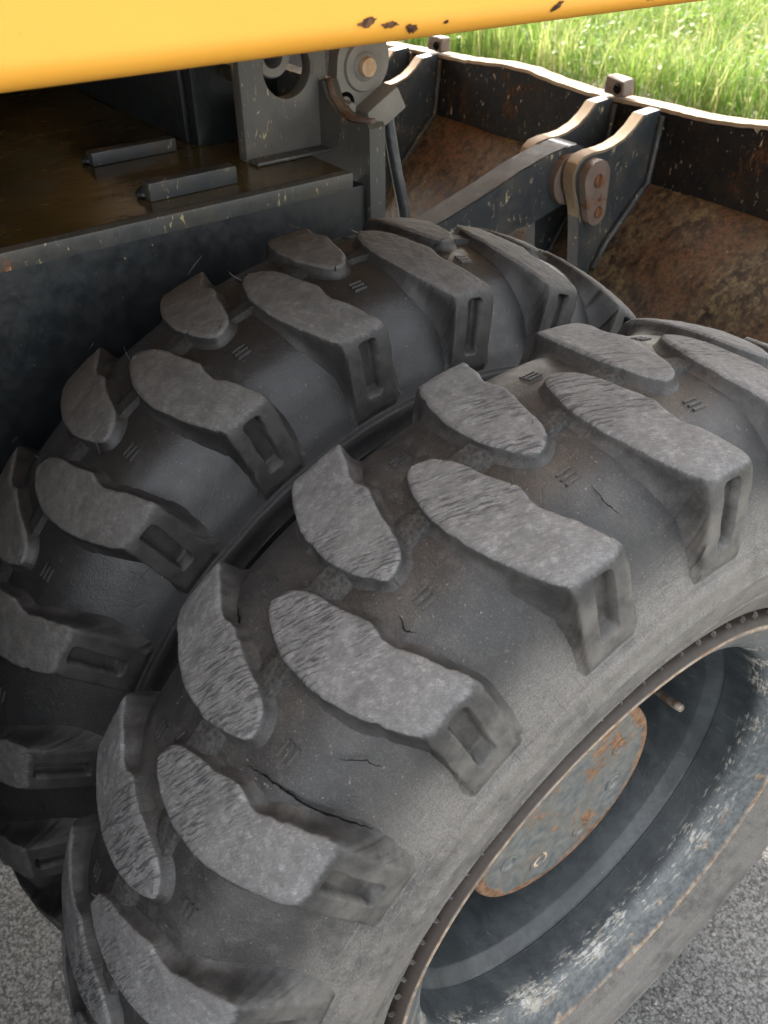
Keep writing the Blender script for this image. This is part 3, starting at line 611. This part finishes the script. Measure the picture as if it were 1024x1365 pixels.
tone[:] = tn[:, None]
b7 = (np.arange(nb) * 7)[:, None]
F = np.concatenate([b7 + np.array([[0, 1, 3, 2]]), b7 + np.array([[2, 3, 5, 4]])]).tolist() + (b7 + np.array([[4, 5, 6]])).tolist()
# broad-leaved weeds mixed in
npl, nlf = 900, 46
wx = rng.uniform(-11, -0.8, npl); wy = 4.3 + rng.uniform(0, 1, npl) ** 1.2 * 8.0; wh = rng.uniform(0.18, 0.62, npl); wt = rng.uniform(0.1, 0.85, npl)
lx = np.repeat(wx, nlf) + rng.normal(0, 0.09, npl * nlf); ly = np.repeat(wy, nlf) + rng.normal(0, 0.09, npl * nlf)
lz = -0.5 + np.repeat(wh, nlf) * rng.uniform(0.25, 1.0, npl * nlf); ll = rng.uniform(0.012, 0.034, npl * nlf); la = rng.uniform(0, 2 * np.pi, npl * nlf); lt_ = rng.uniform(-0.5, 0.9, npl * nlf)
dx_, dy_, dz_ = np.cos(la) * np.cos(lt_), np.sin(la) * np.cos(lt_), np.sin(lt_); sx_, sy_ = -np.sin(la), np.cos(la); roll = rng.uniform(-0.5, 0.5, npl * nlf)
LV = np.zeros((npl * nlf, 4, 3))
for q, (f_, g_) in enumerate(((0, 0), (0.5, 0.42), (1.0, 0), (0.5, -0.42))):
    LV[:, q, 0] = lx + dx_ * ll * f_ * 1.5 + sx_ * ll * g_; LV[:, q, 1] = ly + dy_ * ll * f_ * 1.5 + sy_ * ll * g_; LV[:, q, 2] = lz + dz_ * ll * f_ * 1.5 + roll * ll * g_
nv0 = nb * 7; V = np.concatenate([V.reshape(-1, 3), LV.reshape(-1, 3)]); tone = np.concatenate([tone.ravel(), np.repeat(np.clip(np.repeat(wt, nlf) + rng.normal(0, 0.12, npl * nlf), 0, 0.9), 4)])
F = F + ((np.arange(npl * nlf) * 4)[:, None] + nv0 + np.array([[0, 1, 2, 3]])).tolist()
gme = mesh('grass', V, F, True, None, {'tone': tone})
tag(link('grass', gme, m_grass), 'tall sunlit green grass and dry stalks behind the blade', 'grass', 'stuff')

# ------------------------------------------------------------------ upper body (yellow)
def ubody():
    root = empty('upper_body', (-1.3, -0.2, 0.66))
    tag(root, 'rounded yellow body panel with rust chips hanging above the wheels', 'machine body')
    x1, x0, y0, y1, z0, z1 = -0.120, -2.3, -2.2, 1.15, 0.7570, 2.3
    rr = 0.018; TILT = 0.012; prof_ = []
    for k in range(13):
        a = math.pi / 2 * k / 12; prof_.append((x1 - rr + rr * math.sin(a), z0 + rr - rr * math.cos(a)))
    prof_ = [(x0, z0)] + prof_ + [(x1 - 0.004, 1.1), (x1 - 0.02, z1 - 0.1), (x1 - 0.12, z1), (x0, z1)]
    V = []; F = []; ys = [y0, y0 + .03, y1 - .03, y1]; n = len(prof_)
    ys = list(np.linspace(y0, y1, 30))
    for y in ys:
        for (x, z) in prof_: V.append((x + 1.3, y + 0.2, z - 0.66 - TILT * (y + 0.37)))
    for i in range(len(ys) - 1):
        for j in range(n): k = (j + 1) % n; F.append((i*n + j, i*n + k, (i+1)*n + k, (i+1)*n + j))
    F.append(tuple(range(n - 1, -1, -1))); F.append(tuple((len(ys) - 1) * n + j for j in range(n)))
    me = mesh('body_panel', V, F); 
    bm = bmesh.new(); bm.from_mesh(me); bmesh.ops.recalc_face_normals(bm, faces=bm.faces); bm.to_mesh(me); bm.free()
    me.polygons.foreach_set('use_smooth', [True] * len(me.polygons)); me.set_sharp_from_angle(angle=0.6)
    link('body_panel', me, m_yel, root)
    # chips follow the rounded lower edge
    def surf(zq):
        if zq < z0 + rr: return x1 - rr + math.sqrt(max(0, rr * rr - (z0 + rr - zq) ** 2))
        return x1
    for (y, zc, ly, lz, tl) in ((-0.147, 0.7700, 0.0075, 0.0030, 0.1), (-0.129, 0.7672, 0.0075, 0.0022, 0.0), (-0.110, 0.7625, 0.0058, 0.0032, -0.2), (-0.082, 0.7640, 0.0022, 0.0014, 0.0), (0.020, 0.7640, 0.0060, 0.0030, 0.5), (0.128, 0.7610, 0.0075, 0.0020, 0.2)):
        V = []; m = 18; rg = random.Random(int(y * 1000) + 50)
        for k in range(m):
            a = 2 * math.pi * k / m; q = rg.uniform(0.62, 1.15); dy = ly * math.cos(a) * q; dz = lz * math.sin(a) * q + dy * tl
            zq = zc + dz + TILT * (y + 0.37); V.append((surf(zq) + 0.0007 + 1.3, y + dy + 0.2, zq - 0.66 - TILT * (y + 0.37)))
        V.append((surf(zc + TILT * (y + 0.37)) + 0.0009 + 1.3, y + 0.2, zc - 0.66))
        link('paint_chip', mesh('paint_chip', V, [(m, k, (k + 1) % m) for k in range(m)]), m_chip, root)
    return root
ubody()

# ------------------------------------------------------------------ chassis
CH = empty('chassis', (0, 0, 0)); tag(CH, 'dark blue grey steel undercarriage with oily brown deck beside inner wheel', 'undercarriage')
ZD = 0.525
box('side_plate', (-0.585, -1.6, -0.15), (-0.560, 0.160, 0.504), m_chassis, CH, 0.002)
box('deck_plate', (-2.1, -1.6, 0.5045), (-0.553, 0.138, ZD), m_edge, CH, 0.003)
sh = sheet('oil_film', -2.09, -0.566, -1.59, 0.134, ZD + 0.0008, m_deck); sh.parent = CH
tbx = box('added_shade_box', (-0.56, -1.75, -0.28), (0.10, -0.68, 0.56), m_chassis, CH, 0.02)  # unseen box, added to shade the rear left of the tyres
box('added_shade_box_lid', (-0.55, -1.74, 0.561), (0.11, -0.69, 0.585), m_edge, tbx, 0.008)  # lid of the added shading box
box('far_side_plate', (-2.06, -1.6, -0.15), (-2.03, 0.160, 0.504), m_chassis, CH, 0.002)
lathe_x('added_slew_ring', [(0.001, 0.80), (0.03, 0.80), (0.035, 0.76), (0.12, 0.76), (0.125, 0.79), (0.222, 0.79)], 96, m_chassis, CH).matrix_local = Matrix.Translation((-2.10, -0.45, ZD)) @ Matrix.Rotation(-math.pi / 2, 4, 'Y')  # unseen ring, added and widened to block light from beyond the deck
# end plate with a scooped top edge, running inwards
def endplate():
    xs = [-0.552, -0.556, -0.575, -0.600, -0.625, -0.645, -0.655]; zs = [0.572, 0.577, 0.574, 0.572, 0.578, 0.592, 0.610]
    V = []; F = []; y0, y1 = 0.163, 0.187
    top = list(zip(xs, zs)); pl = top + [(-1.0, 0.610), (-1.0, -0.15), (-0.552, -0.15)]
    bm = bmesh.new(); a = [bm.verts.new((x, y0, z)) for x, z in pl]; b = [bm.verts.new((x, y1, z)) for x, z in pl]; n = len(pl)
    bm.faces.new(a); bm.faces.new(b[::-1])
    for i in range(n): bm.faces.new((a[i], b[i], b[(i+1) % n], a[(i+1) % n]))
    bevel_mesh(bm, 0.002, 2, 0.9); link('end_plate', from_bm('end_plate', bm), m_edge, CH)
    V = [];
    tube('worn_rim', [(x, 0.172, z + 0.002) for x, z in top[1:]], 0.0045, m_pin, CH, 10)
endplate()
# bracket with bored hole
def holed_plate(name, x0, x1, y0, y1, z0, z1, cy, cz, r, mat, parent):
    bm = bmesh.new(); m = 48
    def outer_pt(a):
        dy, dz = math.cos(a), math.sin(a); t = 1e9
        if dy > 1e-6: t = min(t, (y1 - cy) / dy)
        if dy < -1e-6: t = min(t, (y0 - cy) / dy)
        if dz > 1e-6: t = min(t, (z1 - cz) / dz)
        if dz < -1e-6: t = min(t, (z0 - cz) / dz)
        return cy + dy * t, cz + dz * t
    angs = sorted([2 * math.pi * k / m for k in range(m)] + [math.atan2(z - cz, y - cy) % (2 * math.pi) for y in (y0, y1) for z in (z0, z1)]); m = len(angs)
    rings = []
    for x in (x0, x1):
        rings.append([bm.verts.new((x, cy + r * math.cos(a), cz + r * math.sin(a))) for a in angs]); rings.append([bm.verts.new((x, *outer_pt(a))) for a in angs])
    i0, o0, i1, o1 = rings
    for k in range(m):
        q = (k + 1) % m
        bm.faces.new((i0[k], i0[q], o0[q], o0[k])); bm.faces.new((i1[k], o1[k], o1[q], i1[q])); bm.faces.new((o0[k], o0[q], o1[q], o1[k])); bm.faces.new((i0[q], i0[k], i1[k], i1[q]))
    bmesh.ops.remove_doubles(bm, verts=bm.verts, dist=1e-6)
    bevel_mesh(bm, 0.0016, 2, 0.9)
    return link(name, from_bm(name, bm), mat, parent)
holed_plate('bracket_plate', -0.684, -0.664, 0.050, 0.176, ZD + 0.001, 0.72, 0.118, 0.628, 0.034, m_plate, CH)
lathe_x('bushing', [(-0.80, 0.026), (-0.689, 0.026), (-0.686, 0.024), (-0.686, 0.014), (-0.70, 0.013), (-0.78, 0.013)], 48, m_grey, CH, 0, 0.112, 0.640)
holed_plate('bracket_plate', -0.790, -0.768, 0.035, 0.170, ZD + 0.001, 0.72, 0.110, 0.628, 0.034, m_chassis, CH)
box('bracket_foot', (-0.6638, 0.052, ZD + 0.0012), (-0.640, 0.165, ZD + 0.006), m_edge, CH, 0.003)
box('cross_rib', (-2.0, 0.030, ZD + 0.001), (-0.795, 0.050, 0.66), m_chassis, CH, 0.003)
for (xa, ya, xb, yb, h) in ((-0.790, -0.113, -0.770, 0.004, 0.018), (-0.622, -0.113, -0.600, 0.001, 0.022)):
    bx = box('stop_block', (xa, ya, ZD + 0.001), (xb, yb, ZD + h), m_bracket, CH, 0.0025)
    for yy in (ya + 0.008, yb - 0.016):
        bm = bmesh.new(); bmesh.ops.create_uvsphere(bm, u_segments=14, v_segments=8, radius=0.012)
        for v in bm.verts: v.co = Vector((v.co.x * 0.9 + xa - 0.002, v.co.y * 1.3 + yy, max(v.co.z * 0.8, -0.002) + ZD + 0.004)) + Vector((0, 0, 0.002 * noise.noise(v.co * 120)))
        link('weld', from_bm('weld', bm, 1.2), m_chassis, bx)
# pivot link with a tan pin cap
def pill(cy1, cz1, r1, cy2, cz2, r2, m=20):
    d = Vector((cy2 - cy1, cz2 - cz1)); L = d.length; a0 = math.atan2(d.y, d.x); th = math.acos(max(-1, min(1, (r1 - r2) / L)))
    p = [(cy1 + r1 * math.cos(a0 + th + (2 * math.pi - 2 * th) * k / m), cz1 + r1 * math.sin(a0 + th + (2 * math.pi - 2 * th) * k / m)) for k in range(m + 1)]
    p += [(cy2 + r2 * math.cos(a0 - th + 2 * th * k / m), cz2 + r2 * math.sin(a0 - th + 2 * th * k / m)) for k in range(m + 1)]
    return p
LK = empty('lift_link', (-0.70, 0.26, 0.60)); tag(LK, 'grey rounded steel link with tan pin cap at the deck end', 'link')
def under(o, root):
    o.parent = root; o.location = -root.location; return o
under(prism_x('link_plate', pill(0.261, 0.615, 0.043, 0.236, 0.553, 0.024), -0.722, -0.700, m_grey, None, 0.003), LK)
under(lathe_x('pin_boss', [(-0.700, 0.033), (-0.696, 0.031), (-0.6955, 0.024), (-0.697, 0.019), (-0.695, 0.017), (-0.694, 0.013)], 48, m_grey, None, 0, 0.261, 0.609), LK)
under(lathe_x('pin_cap', [(-0.700, 0.0125), (-0.688, 0.0125), (-0.686, 0.0115), (-0.6855, 0.0003)], 32, m_tan, None, 0, 0.261, 0.609), LK)
under(lathe_x('bolt_recess_shade', [(-0.6995, 0.0150), (-0.6993, 0.0090)], 24, m_crack_shade, None, 0, 0.229, 0.566), LK)  # flat black ring, paints the shade of the bolt hole
under(lathe_x('bolt', [(-0.700, 0.0095), (-0.690, 0.0095), (-0.688, 0.008), (-0.688, 0.0003)], 6, m_grey, None, 0, 0.231, 0.561), LK)
cb = under(box('cylinder_head', (-0.022, -0.030, -0.017), (0.022, 0.030, 0.017), m_grey, None, 0.004), LK)
cb.location = Vector((-0.690, 0.277, 0.556)) - LK.location; cb.rotation_euler = (math.radians(28), 0, 0)
hs = tube('hydraulic_hose', [(-0.690, 0.292, 0.556), (-0.684, 0.291, 0.535), (-0.674, 0.290, 0.505), (-0.664, 0.292, 0.465), (-0.655, 0.296, 0.425), (-0.650, 0.300, 0.38), (-0.65, 0.30, 0.20)], 0.0085, m_hose, None, 16)
tag(hs, 'dark blue hydraulic hose running down beside the chipped post', 'hose')

# ------------------------------------------------------------------ dozer blade
BL = empty('dozer_blade', (-1.1, 1.1, -0.45)); tag(BL, 'rusty dark dozer blade with wavy pale top edge and twin brackets', 'dozer blade')
xs = np.concatenate([np.linspace(-2.6, -0.3, 150), np.linspace(-0.28, 0.25, 12)])
topz = np.interp(xs, [-2.6, -1.82, -1.49, -1.30, -1.12, -1.03, -0.88, -0.73, -0.60, -0.3, 0.25], [0.398, 0.393, 0.403, 0.418, 0.402, 0.399, 0.405, 0.404, 0.420, 0.415, 0.40])
topz = np.convolve(np.pad(topz, 3, 'edge'), np.ones(7) / 7, 'valid') + np.array([0.0025 * noise.noise(Vector((x * 22, 0, 1))) for x in xs])
def strip(name, rows, mat, parent, closed=True):
    n = len(rows[0]); V = [p for r_ in rows for p in r_]; F = []
    for i in range(len(rows) - 1):
        for j in range(n if closed else n - 1): k = (j + 1) % n; F.append((i*n + j, i*n + k, (i+1)*n + k, (i+1)*n + j))
    if closed: F.append(tuple(range(n - 1, -1, -1))); F.append(tuple((len(rows) - 1) * n + j for j in range(n)))
    me = mesh(name, V, F); bm = bmesh.new(); bm.from_mesh(me); bmesh.ops.recalc_face_normals(bm, faces=bm.faces); bm.to_mesh(me); bm.free()
    me.polygons.foreach_set('use_smooth', [True] * len(me.polygons)); me.set_sharp_from_angle(angle=0.5)
    o = link(name, me, mat, None); return under(o, parent)
rows = []; cap = []
for x, tz in zip(xs, topz):
    wv = 0.006 * noise.noise(Vector((x * 4, 2, 0))); t = 0.040
    f = [(x, 1.112, 0.245), (x, 1.116 + wv * .4, 0.32), (x, 1.124 + wv, tz - 0.006)]
    rows.append(f + [(x, 1.124 + wv + t, tz - 0.006), (x, 1.118 + t, 0.24)])
    e = 0.0012 * noise.noise(Vector((x * 60, 5, 0)))
    cap.append([(x, 1.121 + wv, tz - 0.0075 + e), (x, 1.1215 + wv, tz + e), (x, 1.126 + wv + t, tz + e * .5), (x, 1.1262 + wv + t, tz - 0.0075)])
strip('upper_plate', rows, m_bladetop, BL); strip('sunlit_worn_top_edge', cap, m_worn_sunlit, BL)  # top cap: edge wear with sunlight painted into its tone
dp = [(1.112, 0.256), (1.094, 0.243), (1.048, 0.198), (1.000, 0.150), (0.962, 0.095), (0.934, 0.03), (0.917, -0.05), (0.910, -0.14), (0.914, -0.24), (0.93, -0.33), (0.97, -0.42), (1.03, -0.47)]
rows = []
for x in xs:
    q = []
    for (y, z) in dp:
        d = 0.004 * noise.noise(Vector((x * 6, z * 6, 4))) + 0.0012 * noise.noise(Vector((x * 28, z * 28, 4))); q.append((x, y + d, z + d))
    rows.append(q + [(x, 1.13, -0.47), (x, 1.13, 0.25)])
strip('curved_shell', rows, m_drum, BL)
# lugs welded on the blade: outline in (y, z)
OUT = [(1.117, 0.402), (1.067, 0.399), (1.045, 0.378), (1.018, 0.361), (0.985, 0.351), (0.961, 0.348), (0.925, 0.348), (0.900, 0.344), (0.885, 0.333), (0.878, 0.316), (0.879, 0.298), (0.884, 0.280), (0.893, 0.262), (0.901, 0.243), (0.907, 0.222), (0.912, 0.195), (0.918, 0.150), (0.925, 0.09), (0.935, 0.00), (0.96, 0.0), (1.02, 0.15), (1.125, 0.245)]
edge = OUT[1:19]
for x in (-0.85, -0.98, -1.575, -1.695):
    bp_ = under(prism_x('bracket_plate', OUT, x - 0.030, x, m_bracket, None, 0.002), BL)
    rows = []
    for (y, z), (ya, za) in zip(edge, edge[1:] + [edge[-1]]):
        rows.append(Vector((y, z)))
    n = len(edge); st_ = []
    for i, p in enumerate(rows):
        t = (rows[min(i + 1, n - 1)] - rows[max(i - 1, 0)]).normalized(); nn = Vector((t.y, -t.x)) 
        nn = nn if nn.dot(Vector((-0.3, 0.6))) > 0 or p.y < 0.33 and nn.x < 0 else -nn
        q = p + nn * 0.0012; q2 = p - nn * 0.003
        if i > 13: continue
        st_.append([(x - 0.0305, q2.x, q2.y), (x - 0.029, q.x, q.y), (x - 0.001, q.x, q.y), (x + 0.0005, q2.x, q2.y)])
    we = strip('sunlit_worn_edge', st_, m_worn_sunlit, BL, False);  # bracket edge: wear plus painted sunlight
    # weld bead to the blade
    wb = tube('weld', [(x + 0.004, 1.121, 0.39), (x + 0.004, 1.114, 0.32), (x + 0.005, 1.108, 0.258), (x + 0.006, 1.090, 0.243), (x + 0.006, 1.045, 0.198), (x + 0.006, 1.000, 0.152), (x + 0.006, 0.965, 0.10)], 0.0075, m_bracket, None, 10); under(wb, BL)
# keeper plate and pin
kp = under(prism_x('keeper_plate', pill(0.926, 0.303, 0.036, 0.938, 0.232, 0.026), -0.849, -0.829, m_pin, None, 0.003), BL)
for (yy, zz, rr) in ((0.930, 0.298, 0.011), (0.942, 0.232, 0.010)):
    b_ = lathe_x('bolt', [(-0.8292, rr * 1.25), (-0.826, rr * 1.2), (-0.8255, rr * 0.75), (-0.8275, rr * 0.6), (-0.8275, 0.0003)], 20, m_rust, None, 0, yy, zz); under(b_, BL)
under(lathe_x('pivot_pin', [(-1.03, 0.0003), (-1.03, 0.030), (-0.852, 0.030), (-0.852, 0.0003)], 32, m_pin, None, 0, 0.925, 0.290), BL)
for x in (-0.980, -1.590):
    bm = bmesh.new(); bmesh.ops.create_cube(bm, size=1)
    for v in bm.verts: v.co = Vector((x + v.co.x * (0.062 if v.co.z < 0 else 0.056), 1.132 + v.co.y * 0.034, 0.4225 + v.co.z * 0.034 + (0.004 if v.co.x < 0 and v.co.z > 0 else 0)))
    bevel_mesh(bm, 0.008, 3); bmesh.ops.subdivide_edges(bm, edges=bm.edges, cuts=2, use_grid_fill=True)
    for v in bm.verts: v.co += Vector((1, 1, 1)) * 0.003 * noise.noise(v.co * 45)
    eye = under(link('lifting_eye', from_bm('lifting_eye', bm, 1.2), m_pin), BL)
    lathe_x('eye_bore_shade', [(0, 0.0105), (-0.001, 0.0085), (0.004, 0.008), (0.004, 0.0003)], 20, m_crack_shade, eye).matrix_local = Matrix.Translation((x + 0.012, 1.1130, 0.422)) @ Matrix.Rotation(-math.pi / 2, 4, 'Z')  # black disc, paints the shade inside the bore

# lift arm between the brackets
arm = [(0.925 + 0.060 * math.cos(a), 0.292 + 0.060 * math.sin(a)) for a in [math.radians(110 - 15 * k) for k in range(15)]]
ARM = arm + [(0.885, 0.226), (0.832, 0.212), (0.70, 0.195), (0.45, 0.13), (0.25, 0.08), (0.25, 0.20), (0.45, 0.235), (0.60, 0.270), (0.717, 0.303), (0.785, 0.325), (0.861, 0.343)]
AR = under(prism_x('push_arm', ARM, -0.966, -0.905, m_bracket, None, 0.003), BL)
tp = [(0.30, 0.209), (0.45, 0.2362), (0.60, 0.2712), (0.717, 0.3042), (0.785, 0.3262), (0.861, 0.3442), (0.905, 0.3502), (0.94, 0.3512), (0.965, 0.342)]
link('dusty_top_edge', mesh('dusty_top_edge', [p for (y, z) in tp for p in ((-0.964, y, z + .0006), (-0.907, y, z + .0006))], [(2*i, 2*i+1, 2*i+3, 2*i+2) for i in range(len(tp) - 1)]), m_armtop, AR)
lathe_x('pin_boss', [(-0.906, 0.050), (-0.889, 0.050), (-0.887, 0.047), (-0.887, 0.028)], 40, m_pin, AR, 0, 0.915, 0.288)
